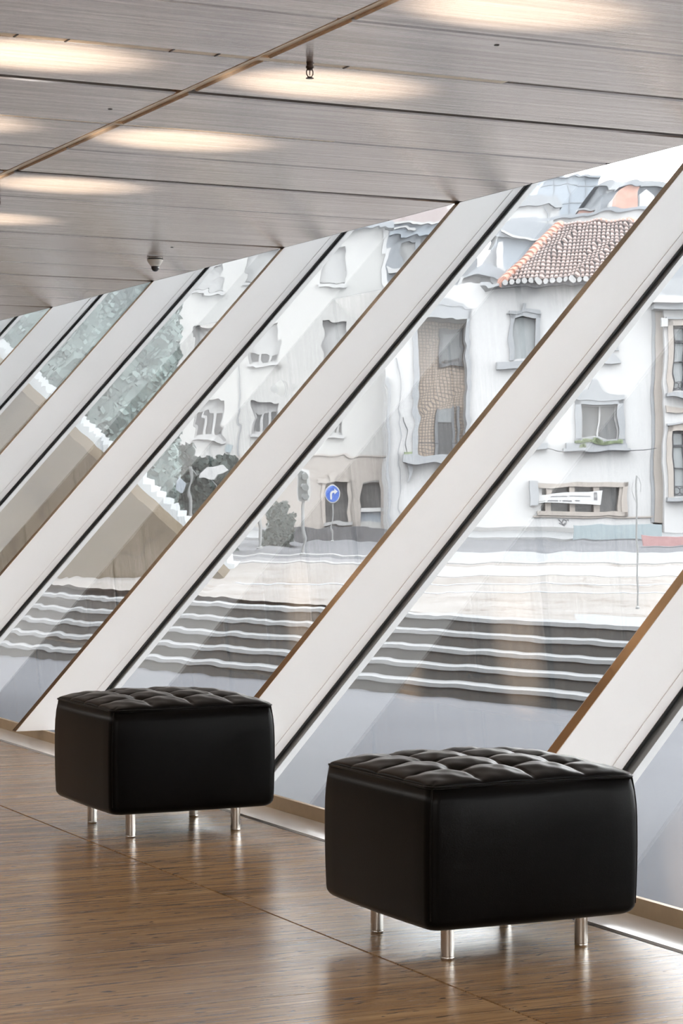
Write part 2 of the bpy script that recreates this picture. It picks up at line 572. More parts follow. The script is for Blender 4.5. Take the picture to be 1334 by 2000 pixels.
for k in range(-4, 6):
    t = FIN_T0 + k * MODULE
    e = empty('trim_%d' % (k + 5), slope_pt(0, 0, t))
    tag(e, fin_label[k], 'fin', 'leaning fins of the glass wall', kind='structure')
    def part(name, mb, mat):
        o = mb.build(name, mat, e)
        o.matrix_parent_inverse = Matrix.Translation(-Vector(e.location))
        return o
    part('fin_panel', slope_box(0, .176, t, t + FW, .052, H_TOP), 'fin_white')
    part('edge_strip', slope_box(-.001, .0, t + .003, t + FW - .003, .052, H_TOP), 'bronze')
    part('frame', slope_box(.176, D - .006, t - .004, t + FW + .004, .02, H_TOP), 'frame_white')
    part('gasket', slope_box(D - .006, D + .004, t - .007, t + FW + .007, -.04, H_TOP), 'gasket')
    part('outer_cap', slope_box(D + .020, D + .045, t - .040, t + FW + .040, -.06, H_TOP), 'cap_white')

pane_label = {
    -4: 'clear leaning glass pane behind the camera', -3: 'clear leaning glass pane in the bay right of the right ottoman',
    -2: 'clear leaning glass pane seen behind and above the right ottoman, showing the tiled roof',
    -1: 'clear leaning glass pane behind the left ottoman, showing the blue road sign',
    0: 'clear leaning glass pane showing the green hedge foot and shuttered windows',
    1: 'clear leaning glass pane showing the tall hedge and the tan slope',
    2: 'narrow-looking glass pane with green hedge, below the dome camera', 3: 'leftmost sliver of glass pane at the far end',
    4: 'glass pane beyond the left edge of the picture'}
for k in range(-4, 5):
    t0, t1 = FIN_T0 + k * MODULE + FW / 2, FIN_T0 + (k + 1) * MODULE + FW / 2
    d0, d1 = D + .005, D + .019
    vs = []
    for t in (t0 + .004, t1 - .004):
        for d, h in ((d0, -.05), (d1, -.05), (d1, H_TOP), (d0, H_TOP)):
            vs.append(slope_pt(h, d, t))
    c0 = sum(vs, Vector()) / 8
    me = bpy.data.meshes.new('window')
    me.from_pydata([tuple(q - c0) for q in vs], [], [(0, 1, 2, 3), (7, 6, 5, 4), (1, 0, 4, 5), (2, 1, 5, 6), (3, 2, 6, 7), (0, 3, 7, 4)])
    me.materials.append(M['glass_in'])
    me.materials.append(M['glass_out'])
    me.polygons[3].material_index = 1
    me.update()
    o = link('window_%d' % (k + 5), me, None, c0)
    tag(o, pane_label[k], 'window', 'panes of the glass wall', kind='structure')

# head of the glass wall above the ceiling edge, and the sill beam below the glass
hd = MB().box(A_EDGE, slope_pt(H_TOP, D + .06, 0).x, T0 - .2, T1 + .2, H_TOP, H_TOP + .06).build('trim_20', 'frame_white')
tag(hd, 'white head beam closing the glass wall above the ceiling', 'beam', kind='structure')
sb = MB().box(A_LEDGE + .02, A_LEDGE + .16, T0 - .2, T1 + .2, -1.2, -.06).build('trim_21', 'frame_white')
tag(sb, 'white sill beam under the glass wall', 'beam', kind='structure')

# ------------------------------------------------------------------ ottomans
S = .296
RIM, BOT = .432, .088
def body_mesh():
    b = MB()
    per = []
    nc, ns, r = 6, 10, .030
    def ring(half, rad):
        pts = []
        for q in range(4):
            cx_, cy_ = [(1, 1), (-1, 1), (-1, -1), (1, -1)][q]
            for i in range(nc + 1):
                a = math.pi / 2 * (q + i / nc)
                pts.append((cx_ * (half - rad) + rad * math.cos(a), cy_ * (half - rad) + rad * math.sin(a)))
            # straight run to the next corner
            nx, ny = [(1, 1), (-1, 1), (-1, -1), (1, -1)][(q + 1) % 4]
            a = math.pi / 2 * (q + 1)
            p0 = pts[-1]
            p1 = (nx * (half - rad) + rad * math.cos(a), ny * (half - rad) + rad * math.sin(a))
            for i in range(1, ns):
                s_ = i / ns
                bul = .006 * math.sin(math.pi * s_)
                pts.append((p0[0] + (p1[0] - p0[0]) * s_ + math.cos(a) * bul, p0[1] + (p1[1] - p0[1]) * s_ + math.sin(a) * bul))
        return pts
    prof = []
    for i in range(6):
        a = math.pi / 2 * i / 5
        prof.append((S - .028 + .028 * math.sin(a), BOT + .028 * (1 - math.cos(a)), .03))
    for i in range(1, 9):
        u = i / 9
        prof.append((S + .003 * math.sin(math.pi * u) - .006 * (max(0, u - .7) / .3) ** 2, BOT + .028 + (RIM - .004 - BOT - .028) * u, .03))
    prof.append((S - .0075, RIM - .003, .03))
    rings = [[(x, y, z) for x, y in ring(h, rd)] for h, z, rd in prof]
    n = len(rings[0])
    vs = [q for rg in rings for q in rg]
    fs = []
    for i in range(len(rings) - 1):
        for k in range(n):
            fs.append((i * n + k, i * n + (k + 1) % n, (i + 1) * n + (k + 1) % n, (i + 1) * n + k))
    fs.append(tuple(range(n - 1, -1, -1)))
    fs.append(tuple((len(rings) - 1) * n + k for k in range(n)))
    return b.add(vs, fs).mesh('body', 'leather', True)

ST = S - .006                                         # cushion seam line, slightly inside the widest part of the body
def top_mesh():
    n = 120
    S = ST
    vs, fs = [], []
    rc = .030
    for j in range(n + 1):
        for i in range(n + 1):
            u, v = -1 + 2 * i / n, -1 + 2 * j / n
            # denser towards the rim
            u, v = math.copysign(abs(u) ** .92, u), math.copysign(abs(v) ** .92, v)
            x, y = u * S, v * S
            # round the corners in plan
            ex, ey = abs(x) - (S - rc), abs(y) - (S - rc)
            if ex > 0 and ey > 0:
                mx = max(ex, ey)
                l = math.hypot(ex, ey)
                kx = mx / l
                x = math.copysign(S - rc + ex * kx, x)
                y = math.copysign(S - rc + ey * kx, y)
            edge = max(abs(u), abs(v))
            fade = min(1.0, max(0.0, (1 - edge) / .16))
            fade = fade * fade * (3 - 2 * fade)
            crown = .043 * ((1 - abs(u) ** 3.0) * (1 - abs(v) ** 3.0)) ** .47
            pu = abs(math.sin(2 * math.pi * u)) ** .42 if abs(u) < .75 else 1 - (1 - abs(math.sin(2 * math.pi * u)) ** .42) * (1 if abs(u) < .75 else 0)
            pv = abs(math.sin(2 * math.pi * v)) ** .42 if abs(v) < .75 else 1 - (1 - abs(math.sin(2 * math.pi * v)) ** .42) * (1 if abs(v) < .75 else 0)
            tuft = -.0165 * (1 - pu * pv) * (.25 + .75 * fade) * (1 if edge < .985 else max(0, (1 - edge) / .015))
            # button dimples where seams cross
            dim = 0
            for cu in (-.5, 0, .5):
                for cv in (-.5, 0, .5):
                    dd = ((u - cu) ** 2 + (v - cv) ** 2) / .011
                    if dd < 8:
                        dim -= .0095 * math.exp(-dd)
            wr = .0012 * math.sin(31 * u + 9 * v) * math.sin(17 * v - 5 * u) * fade
            z = RIM + crown + tuft + dim + wr
            vs.append((x, y, max(RIM - .002, z)))
    for j in range(n):
        for i in range(n):
            k = j * (n + 1) + i
            fs.append((k, k + 1, k + n + 2, k + n + 1))
    # closed underside
    rim = [i for i in range(n + 1)] + [(j + 1) * (n + 1) - 1 for j in range(1, n + 1)] + [n * (n + 1) + i for i in range(n - 1, -1, -1)] + [j * (n + 1) for j in range(n - 1, 0, -1)]
    fs.append(tuple(reversed(rim)))
    return MB().add(vs, fs).mesh('cushion_top', 'leather', True)

def piping_mesh():
    pts = []
    rc, S = .030, ST
    for q in range(4):
        cx_, cy_ = [(1, 1), (-1, 1), (-1, -1), (1, -1)][q]
        for i in range(7):
            a = math.pi / 2 * (q + i / 6)
            pts.append((cx_ * (S - rc) + rc * math.cos(a), cy_ * (S - rc) + rc * math.sin(a), RIM - .001))
    pts.append(pts[0])
    return MB().tube(pts, .0032, 8, False).mesh('piping', 'leather', True)

def leg_mesh():
    return MB().lathe([(.0150, 0), (.0165, .0015), (.0165, .0055), (.0165, .006), (.0160, .0065), (.0160, .0075), (.0165, .008), (.0165, .009), (.0165, BOT + .004), (.0165, BOT + .006), (.0150, BOT + .008)], 24).mesh('leg', 'steel', True)

BM, TM, PM, LM = body_mesh(), top_mesh(), piping_mesh(), leg_mesh()
SQ = .030 * (1 - math.sqrt(.5))
SEAM = MB().tube([(S + .003 * math.sin(math.pi * u) - .006 * (max(0, u - .7) / .3) ** 2 - SQ, ) * 2 + (BOT + .028 + (RIM - .004 - BOT - .028) * u, ) for u in (0, .15, .3, .45, .6, .7, .8, .9, 1)], .0018, 6).mesh('corner_seam', 'leather', True)
def ottoman(loc, label):
    e = empty('ottoman', loc)
    tag(e, label, 'ottoman', 'ottomans in front of the glass wall')
    b = link('body', BM, e)
    for q in range(4):
        link('corner_seam', SEAM, b, (0, 0, 0), math.pi / 2 * q)
    tpo = link('cushion_top', TM, e)
    link('piping', PM, tpo)
    for sx in (-1, 1):
        for sy in (-1, 1):
            lg = link('leg', LM, e, (sx * .190, sy * .190, 0))
            lg['label'] = 'short brushed steel cylinder leg'
    return e
ottoman((2.779, 4.945, 0), 'black leather ottoman with tufted top nearest the camera, right of centre')
ottoman((2.793, 7.178, 0), 'black leather ottoman with tufted top further back, by the left edge')

# ------------------------------------------------------------------ things on the ceiling
def on_ceiling(px, py):
    x, y = (px - CX) / F_PX, -(py - CY) / F_PX
    k = (CEIL - EYE) / y
    return Vector(((x * CS + SN) * k, (-x * SN + CS) * k, CEIL))
def sprinkler(loc, label):
    e = empty('fire_sprinkler', loc)
    tag(e, label, 'sprinkler', 'fire sprinklers on the ceiling')
    MB().lathe([(.0125, 0), (.0125, -.004), (.0115, -.005), (.0115, -.013), (.014, -.015), (.014, -.021), (.0105, -.024), (.0075, -.029)][::-1], 16).build('body', 'sprinkler', e)
    for sx in (-1, 1):
        MB().tube([(sx * .0085, 0, -.024), (sx * .0125, 0, -.034), (sx * .0122, 0, -.044), (sx * .006, 0, -.0535)], .0020, 6).build('frame_arm', 'sprinkler', e)
    MB().tube([(0, 0, -.028), (0, 0, -.048)], .0017, 6).build('bulb', 'sprinkler', e)
    MB().lathe([(.0145, -.0585), (.0145, -.0575), (.006, -.053), (.005, -.052)], 16).build('deflector', 'sprinkler', e)
sprinkler(on_ceiling(605, 121), 'small dark fire sprinkler hanging beside the bronze ceiling joint')
sprinkler(on_ceiling(-4, 381), 'dark fire sprinkler cut off by the left edge of the picture')
e = empty('dome_camera', on_ceiling(303, 503.5))
tag(e, 'small cream dome security camera hanging from the ceiling', 'camera')
MB().lathe([(.042, -.006), (.042, 0)], 28).build('base_plate', 'cctv_white', e)
MB().lathe([(.049, -.012), (.0515, -.009), (.0515, -.006)], 28).build('shadow_ring', 'cctv_dark', e)
MB().lathe([(.0265, -.054), (.034, -.045), (.044, -.030), (.0515, -.015), (.0505, -.012)], 28, ).build('housing', 'cctv_white', e, True)
MB().lathe([(.004, -.087), (.012, -.085), (.019, -.079), (.0235, -.070), (.025, -.060), (.0255, -.052)], 24).build('lens_dome', 'cctv_dark', e, True)

# ------------------------------------------------------------------ outside: ground
def E(x, z, h):
    """outdoor point: x metres right and z metres ahead of the camera, at height h"""
    return Vector((x * CS + z * SN, -x * SN + z * CS, h))
def px_x(px, z):
    return (px - CX) / F_PX * z
def px_h(py, z):
    return EYE + (CY - py) / F_PX * z
G = -.957                                              # lower pavement
STEP_R, STEP_W = .160, .32
sd = Vector((-.635, .773))                             # direction of the flight, in camera-ground axes
sn = Vector((.773, .635))                              # uphill direction
P0 = Vector((.876, 24.6))
pv = MB()
q0 = [P0 + sd * -30, P0 + sd * 40]
near = [Vector((-40, 2.0)), Vector((20, 2.0))]
pts = [E(q0[0].x, q0[0].y, G), E(q0[1].x, q0[1].y, G), E(q0[1].x - 40, q0[1].y - 30, G), E(-30, -14, G), E(40, -14, G)]
pv.add(pts + [q - Vector((0, 0, .4)) for q in pts], [(0, 1, 2, 3, 4), (9, 8, 7, 6, 5)] + [(i, i + 5, (i + 1) % 5 + 5, (i + 1) % 5) for i in range(5)])
pvo = pv.build('pavement', 'pavement')
tag(pvo, 'smooth grey pavement between the glass wall and the steps', 'pavement', kind='structure')
# flight of five steps
st = empty('stone_steps', E(P0.x, P0.y, G), -YAW + math.atan2(-sd.y, -sd.x))
tag(st, 'flight of five long dark grey stone steps outside the glass wall', 'steps', kind='structure')
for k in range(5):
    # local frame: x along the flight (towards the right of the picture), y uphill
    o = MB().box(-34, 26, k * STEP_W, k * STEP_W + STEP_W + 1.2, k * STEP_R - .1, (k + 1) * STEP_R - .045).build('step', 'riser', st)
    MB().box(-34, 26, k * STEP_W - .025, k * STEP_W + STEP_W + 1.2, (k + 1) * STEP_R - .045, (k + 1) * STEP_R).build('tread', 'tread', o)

# plaza above the steps, rising gently to the street
PZ0 = G + 5 * STEP_R
def plaza_h(z):
    return PZ0 + max(0, z - 27) * .0199
def strip(name, mat, z0, z1, x0, x1, dz=0.0, thick=.3, parent=None):
    b = MB()
    n = 10
    vs, fs = [], []
    for i in range(n + 1):
        z = z0 + (z1 - z0) * i / n
        for x in (x0, x1):
            vs.append(E(x, z, plaza_h(z) + dz))
    m_ = len(vs)
    vs += [q - Vector((0, 0, thick)) for q in vs]
    for i in range(n):
        k = 2 * i
        fs.append((k, k + 1, k + 3, k + 2))
        fs.append((k + m_ + 2, k + m_ + 3, k + m_ + 1, k + m_))
        fs.append((k, k + 2, k + 2 + m_, k + m_))
        fs.append((k + 3, k + 1, k + 1 + m_, k + 3 + m_))
    fs.append((1, 0, m_, m_ + 1))
    fs.append((2 * n, 2 * n + 1, 2 * n + 1 + m_, 2 * n + m_))
    return b.add(vs, fs).build(name, mat, parent)
top_off = 5 * STEP_W
pl = MB()
pa = P0 + sn * top_off + sd * -26
pb = P0 + sn * top_off + sd * 34
pts = [E(pa.x, pa.y, PZ0 - .001)]
cnr = [(pa.x, pa.y), (pa.x + 20, 41.0), (-34, 41.0 + 8), (pb.x, pb.y)]
# fan of quads from the top step to the kerb, following the slope
def pz_pt(s_, r_):
    a_ = P0 + sn * top_off + sd * (-26 + 60 * s_)
    zk = max(41.0, a_.y + .5)
    x = a_.x + (12 - 30 * s_) * 0
    z = a_.y + (zk - a_.y) * r_
    return E(a_.x + (8 - 16 * s_) * r_, z, plaza_h(z) - .002)
vs, fs = [], []
NS, NR = 24, 8
for i in range(NS + 1):
    for j in range(NR + 1):
        vs.append(pz_pt(i / NS, j / NR))
for i in range(NS):
    for j in range(NR):
        k = i * (NR + 1) + j
        fs.append((k, k + NR + 1, k + NR + 2, k + 1))
m_ = len(vs)
vs2 = vs + [q - Vector((0, 0, .25)) for q in vs]
fs2 = fs + [tuple(i + m_ for i in reversed(q)) for q in fs]
plo = pl.add(vs2, fs2).build('plaza', 'plaza')
tag(plo, 'pale pinkish stone plaza above the steps', 'plaza', kind='structure')
rd = strip('street', 'road', 40.9, 58.8, -40, 40, -.03)
tag(rd, 'grey street between the plaza and the buildings', 'street', kind='structure')
strip('kerb', 'kerb', 40.6, 41.1, -40, 40, .02, parent=rd)
strip('gutter', 'scooter', 41.3, 43.6, -40, px_x(780, 42), -.022, parent=rd)
strip('lane_line', 'kerb', 45.0, 45.5, -40, 40, -.02, parent=rd)
strip('light_paving', 'tread', 41.6, 46.6, px_x(840, 44), 40, -.018, parent=rd)
strip('footpath', 'granite', 36.4, 39.4, px_x(800, 38), 40, .006, .1, parent=rd)
strip('path_edge', 'kerb', 35.9, 36.3, px_x(800, 36), 40, .01, .1, parent=rd)
strip('path_edge', 'grey_render', 33.4, 33.6, px_x(460, 33), 40, .006, .1, parent=rd)
strip('path_edge', 'grey_render', 31.2, 31.35, px_x(700, 31), 40, .006, .1, parent=rd)
strip('sidewalk', 'tread', 54.5, 62.0, -40, 40, .03, parent=rd)
far = MB().add([E(-120, 58, .35), E(120, 58, .35), E(120, 300, .6), E(-120, 300, .6), E(-120, 58, -.5), E(120, 58, -.5), E(120, 300, -.5), E(-120, 300, -.5)],
               [(0, 1, 2, 3), (7, 6, 5, 4), (0, 4, 5, 1), (1, 5, 6, 2), (2, 6, 7, 3), (3, 7, 4, 0)]).build('far_ground', 'pavement')
tag(far, 'ground the houses across the street stand on', 'ground', kind='structure')
lw = MB().box(0, px_x(748, 54) - px_x(560, 54), 0, .25, -.1, .30).build('street_wall', 'scooter', None, False, E(px_x(560, 54), 54, plaza_h(54)), -YAW)
tag(lw, 'low dark grey wall across the street, right of the signal post', 'wall')
tb = MB().box(0, px_x(1292, 54) - px_x(1120, 54), 0, .12, 0, .36).build('teal_hoarding', 'teal', None, False, E(px_x(1120, 54), 54, plaza_h(54)), -YAW)
tag(tb, 'low grey-teal hoarding at the foot of the white house', 'hoarding')
rb = MB().box(0, 1.6, 0, .12, 0, .22).build('red_barrier', 'red', None, False, E(px_x(1255, 50), 50, plaza_h(50)), -YAW)
tag(rb, 'low faded red barrier on the street by the right edge', 'barrier')

# ------------------------------------------------------------------ outside: tan slope, white stair, greenery
ZH = 35.5
def px_poly(pts, z):
    return [(px_x(a, z), px_h(b, z)) for a, b in pts]
hp = MB().prism(px_poly([(-420, 1160), (470, 1160), (470, 1150), (438, 1129.5), (-420, 333.2)], ZH), 0, 3.0)
hpo = hp.build('travertine_slope', 'hump', None, False, E(0, ZH, 0), -YAW)
tag(hpo, 'tan travertine slope with a straight diagonal top edge, left beyond the glass', 'slope')
ZS = 39.0
poly = [(470, 1170)]
pts_ = []
x, y = 470, 1112
nst = 0
while x > -420:
    pts_.append((x, y))
    pts_.append((x - 13.5, y))
    x -= 13.5
    y -= 12.75
sp = MB().prism(px_poly([(-420, 1170), (470, 1170)] + pts_ + [(-433, y)], ZS), 0, 2.2)
spo = sp.build('white_stair', 'stair_white', None, False, E(0, ZS, 0), -YAW)
tag(spo, 'white stone stair with a stepped outline behind the tan slope', 'stair')

def foliage(name, label, boxes, z, mats, leaf, count, trunk=True, seed=1):
    """hedge of leaf quads over a lumpy core; boxes: px rectangles (x0,x1,y0,y1)"""
    rnd = random.Random(seed)
    e = empty(name, E(0, z, 0), -YAW)
    tag(e, label, 'hedge')
    core, lv = MB(), MB()
    tot = sum((b[1] - b[0]) * (b[3] - b[2]) for b in boxes)
    for (x0, x1, y0, y1) in boxes:
        X0, X1, Z1, Z0 = px_x(x0, z), px_x(x1, z), px_h(y0, z), px_h(y1, z)
        nx, nz = max(4, int((X1 - X0) / .25)), max(4, int((Z1 - Z0) / .25))
        vs, fs = [], []
        for s_ in (0, 1):
            for j in range(nz + 1):
                for i in range(nx + 1):
                    ed = min(i, nx - i, j, nz - j) == 0
                    vs.append((X0 + (X1 - X0) * i / nx + rnd.uniform(-.05, .05), (1.6 if s_ else 0) + (rnd.uniform(-.07, .07) if not ed else (.25 if not s_ else -.25)),
                               Z0 + (Z1 - Z0) * j / nz + rnd.uniform(-.05, .05)))
        q = (nx + 1) * (nz + 1)
        for j in range(nz):
            for i in range(nx):
                k = j * (nx + 1) + i
                fs.append((k, k + 1, k + nx + 2, k + nx + 1))
                fs.append((k + q, k + nx + 1 + q, k + nx + 2 + q, k + 1 + q))
        rim = list(range(nx + 1)) + [(j + 1) * (nx + 1) - 1 for j in range(1, nz + 1)] + [nz * (nx + 1) + i for i in range(nx - 1, -1, -1)] + [j * (nx + 1) for j in range(nz - 1, 0, -1)]
        for i in range(len(rim)):
            a_, b_ = rim[i], rim[(i + 1) % len(rim)]
            fs.append((b_, a_, a_ + q, b_ + q))
        core.add(vs, fs)
        for _ in range(int(count * (x1 - x0) * (y1 - y0) / tot)):
            c_ = Vector((rnd.uniform(X0 - .03, X1 + .03), rnd.uniform(-.12, .05), rnd.uniform(Z0, Z1 + .05)))
            if rnd.random() < .15:
                c_.y = rnd.uniform(0, 1.6)
                c_.x = rnd.choice((X0, X1)) + rnd.uniform(-.06, .06)
            d1 = Vector((rnd.gauss(0, 1), rnd.gauss(0, .5), rnd.gauss(0, 1))).normalized()
            d2 = d1.cross(Vector((rnd.gauss(0, .5), -1, rnd.gauss(0, .5)))).normalized()
            L, Wd = leaf * rnd.uniform(.6, 1.2), leaf * .35
            lv.add([c_ - d1 * L * .5, c_ + d2 * Wd, c_ + d1 * L * .5, c_ - d2 * Wd], [(0, 1, 2, 3)])
    core.build('core', mats[0], e)
    tag(lv.build('leaves', mats[1], e), None, kind='stuff')
    return e
foliage('tall_hedge', 'tall grey-green hedge rising above the white stair on the left', [(-420, 338, 380, 1125)], 44.5, ('leaf', 'leaf'), .17, 9000, seed=3)
foliage('low_hedge', 'dark green low hedge at the foot of the shuttered house', [(268, 455, 896, 1085), (268, 372, 872, 900)], 46.8, ('leaf_deep', 'leaf_deep'), .15, 2600, seed=5)
foliage('street_bush', 'small dark bush beside the signal post', [(522, 556, 985, 1050), (540, 572, 1008, 1058), (515, 560, 1040, 1075)], 50.0, ('leaf_deep', 'leaf_deep'), .10, 700, seed=9)

# street furniture
def local(e):
    return e
def post(name, label, cat, px, z, top, r):
    e = empty(name, E(px_x(px, z), z, plaza_h(z)), -YAW)
    tag(e, label, cat)
    MB().tube([(0, 0, 0), (0, 0, px_h(top, z) - plaza_h(z))], r, 10).build('pole', 'pole', e)
    MB().lathe([(r * 2.2, 0), (r * 2.2, .03), (r * 1.3, .05)], 12).build('base', 'pole', e)
    return e
# traffic signal with visors
z = 44.0
e = post('traffic_signal', 'traffic signal with dark white-edged board on a grey post', 'traffic light', 593, z, 968, .032)
k = z / F_PX
hz = lambda py: px_h(py, z) - plaza_h(z)
MB().prism([(-12 * k, hz(977)), (13 * k, hz(981)), (13 * k, hz(920)), (-6 * k, hz(917)), (-12 * k, hz(926))], -.04, -.02).build('border', 'white_paint', e)
MB().prism([(-9 * k, hz(973)), (8 * k, hz(977)), (8 * k, hz(925)), (-5 * k, hz(921)), (-9 * k, hz(929))], -.14, -.04).build('board', 'signal', e)
for py in (931, 950, 968):
    MB().tube([(2 * k, -.14, hz(py)), (5 * k, -.30, hz(py) - .01)], .062, 12).build('visor', 'signal', e)
# blue sign: turn right ahead
z = 52.0
e = post('turn_right_sign', 'round blue road sign with a white right-turn arrow on a thin post', 'road sign', 651, z, 985, .016)
k = z / F_PX
hz = lambda py: px_h(py, z) - plaza_h(z)
def disc(r, y0, y1, cz, n=28):
    return MB().prism([(r * .86 * math.cos(2 * math.pi * i / n), cz + r * math.sin(2 * math.pi * i / n)) for i in range(n)], y0, y1)
cz = hz(965.5)
disc(18 * k, -.04, -.02, cz).build('rim', 'white_paint', e)
disc(16 * k, -.052, -.04, cz).build('disc', 'blue_paint', e)
ar = [(-5, -11), (-1.5, -11), (-1.5, -1), (.5, 2.2), (3.5, 3), (3.5, -.5), (10, 5.5), (3.5, 11), (3.5, 7.2), (-1, 6.2), (-4, 3), (-5, -1)]
MB().prism([(a * k, cz + b * k) for a, b in ar], -.060, -.052).build('arrow', 'white_paint', e)
# slim posts
post('slim_post', 'slim pale post beside the dark bush', 'post', 508, 48.0, 1008, .035)
z = 27.6
e = post('thin_street_post', 'tall thin pale post with a wire hoop on the plaza, by the right edge', 'post', 1245, z, 931, .012)
hz = lambda py: px_h(py, z) - plaza_h(z)
k = z / F_PX
MB().tube([(0, 0, hz(932)), (6 * k, 0, hz(938)), (9.5 * k, 0, hz(950)), (8 * k, 0, hz(963))], .004, 6).build('hoop', 'pole', e)
MB().tube([(0, 0, hz(934)), (-7 * k, 0, hz(946)), (-9 * k, 0, hz(958)), (-4 * k, 0, hz(976)), (0, 0, hz(984))], .003, 6).build('hoop', 'pole', e)
# lamp over the low hedge
z = 43.0
e = post('street_lamp', 'white street lamp with a leaning head over the low hedge', 'street lamp', 372, z, 912, .028)
k = z / F_PX
hz = lambda py: px_h(py, z) - plaza_h(z)
MB().tube([(0, 0, hz(915)), (12 * k, 0, hz(930)), (30 * k, 0, hz(925)), (58 * k, 0, hz(958))], .012, 6).build('arm', 'pole', e)
MB().prism([(20 * k, hz(937)), (45 * k, hz(936)), (52 * k, hz(926)), (74 * k, hz(917)), (66 * k, hz(911)), (36 * k, hz(916)), (22 * k, hz(928))], -.08, .08).build('lamp_head', 'white_paint', e)
MB().prism([(-26 * k, hz(958)), (-16 * k, hz(964)), (-11 * k, hz(944)), (-19 * k, hz(934)), (-25 * k, hz(942))], -.08, .0).build('sign_plate', 'bluegrey', e)

# ------------------------------------------------------------------ outside: houses across the street
class House:
    def __init__(s, name, label, z, px0, base_py, cat='house'):
        s.z, s.px0 = z, px0
        s.k = z / F_PX
        s.h0 = px_h(base_py, z)
        s.base_py = base_py
        s.e = empty(name, E(px_x(px0, z), z, s.h0), -YAW)
        tag(s.e, label, cat)
    def X(s, px):
        return (px - s.px0) * s.k
    def Z(s, py):
        return (s.base_py - py) * s.k
    def bx(s, mb, x0, x1, y_top, y_bot, d0, d1):
        return mb.box(s.X(x0), s.X(x1), d0, d1, s.Z(y_bot), s.Z(y_top))
    def box(s, name, mat, x0, x1, y_top, y_bot, d0, d1, parent=None):
        return s.bx(MB(), x0, x1, y_top, y_bot, d0, d1).build(name, mat, parent or s.e)
    def poly(s, name, mat, pts, d0, d1, parent=None):
        q = [(s.X(a), s.Z(b)) for a, b in pts]
        ar_ = sum(q[i][0] * q[(i + 1) % len(q)][1] - q[(i + 1) % len(q)][0] * q[i][1] for i in range(len(q)))
        if ar_ < 0:
            q = q[::-1]
        return MB().prism(q, d0, d1).build(name, mat, parent or s.e)
    def wall(s, mat, x0, x1, y_top, y_bot, holes, thick=.45, depth=8.0):
        xs = sorted({x0, x1} | {v for h in holes for v in h[:2] if x0 < v < x1})
        ys = sorted({y_top, y_bot} | {v for h in holes for v in h[2:4] if y_top < v < y_bot})
        b = MB()
        for i in range(len(xs) - 1):
            for j in range(len(ys) - 1):
                mx, my = (xs[i] + xs[i + 1]) / 2, (ys[j] + ys[j + 1]) / 2
                if any(h[0] < mx < h[1] and h[2] < my < h[3] for h in holes):
                    continue
                s.bx(b, xs[i], xs[i + 1], ys[j], ys[j + 1], 0, thick)
        dmax = max([h[4] if len(h) > 4 else 0 for h in holes] + [0])
        s.bx(b, x0, x1, y_top, y_bot, max(thick, dmax), depth)
        if dmax > thick:
            # side and head walls round a deep recess
            for h in holes:
                if len(h) > 4:
                    s.bx(b, x0, h[0], y_top, y_bot, thick, dmax)
                    s.bx(b, h[1], x1, y_top, y_bot, thick, dmax)
                    s.bx(b, h[0], h[1], y_top, h[2], thick, dmax)
                    s.bx(b, h[0], h[1], h[3], y_bot, thick, dmax)
        return b.build('wall', mat, s.e)
    def window(s, x0, x1, y0, y1, style='pane', frame=None, fw=6, sill=None, pane='pane_dark', sash=True, split=True, ped=None):
        o = s.box('window', pane, x0, x1, y0, y1, .26, .32)
        o.name = 'window'
        if sash:
            f = MB()
            for (a, b_, c_, d_) in ((x0, x0 + 3, y0, y1), (x1 - 3, x1, y0, y1), (x0, x1, y0, y0 + 3), (x0, x1, y1 - 3, y1)):
                s.bx(f, a, b_, c_, d_, .18, .26)
            if split:
                m_ = (x0 + x1) / 2
                s.bx(f, m_ - 2, m_ + 2, y0, y1, .17, .26)
            f.build('sash', 'sash', o)
        if frame:
            f = MB()
            for (a, b_, c_, d_) in ((x0 - fw, x0, y0 - fw, y1 + 2), (x1, x1 + fw, y0 - fw, y1 + 2), (x0 - fw, x1 + fw, y0 - fw * 1.6, y0)):
                s.bx(f, a, b_, c_, d_, -.07, .24)
            f.build('surround', frame, o)
        if sill:
            s.box('sill', frame or 'granite', sill[0], sill[1], sill[2], sill[3], -.22, .24, o)
        if ped:
            s.poly('pediment', frame or 'granite', ped, -.10, .02, o)
        return o

# --- white house, right of centre
hw = House('white_house', 'white rendered house with grey stone window surrounds and clay tile roof', 60.0, 755, 1048)
HOLES = [(818, 911, 622, 898, 1.25), (1003, 1046, 620, 702), (1140, 1200, 600, 684), (1135, 1208, 790, 858), (1000, 1052, 790, 858), (1058, 1210, 950, 1000)]
hw.wall('plaster', 755, 1276, 556, 1048, HOLES)
# tiled recess
rc = hw.box('tiled_recess', 'wall_tile', 818, 911, 622, 898, 1.15, 1.25)
f = MB()
for (a, b_, c_, d_) in ((807, 818, 606, 900), (911, 919, 606, 900), (807, 919, 600, 622)):
    hw.bx(f, a, b_, c_, d_, -.08, .3)
f.build('surround', 'granite', rc)
hw.poly('pediment', 'granite', [(807, 601), (862, 582), (919, 601)], -.10, .05, rc)
o = hw.box('window', 'pane_blue', 866, 905, 642, 700, 1.06, 1.14)
f = MB()
for (a, b_, c_, d_) in ((861, 867, 636, 712), (904, 909, 636, 712), (861, 909, 634, 643), (861, 909, 704, 712)):
    hw.bx(f, a, b_, c_, d_, 1.0, 1.14)
f.build('surround', 'granite', o)
hw.box('dark_pane', 'pane_dark', 872, 905, 697, 706, 1.03, 1.06, o)
o = hw.box('window', 'pane_dark', 860, 890, 796, 892, 1.06, 1.14)
hw.box('blind', 'pane_blue', 860, 888, 796, 824, 1.02, 1.06, o)
f = MB()
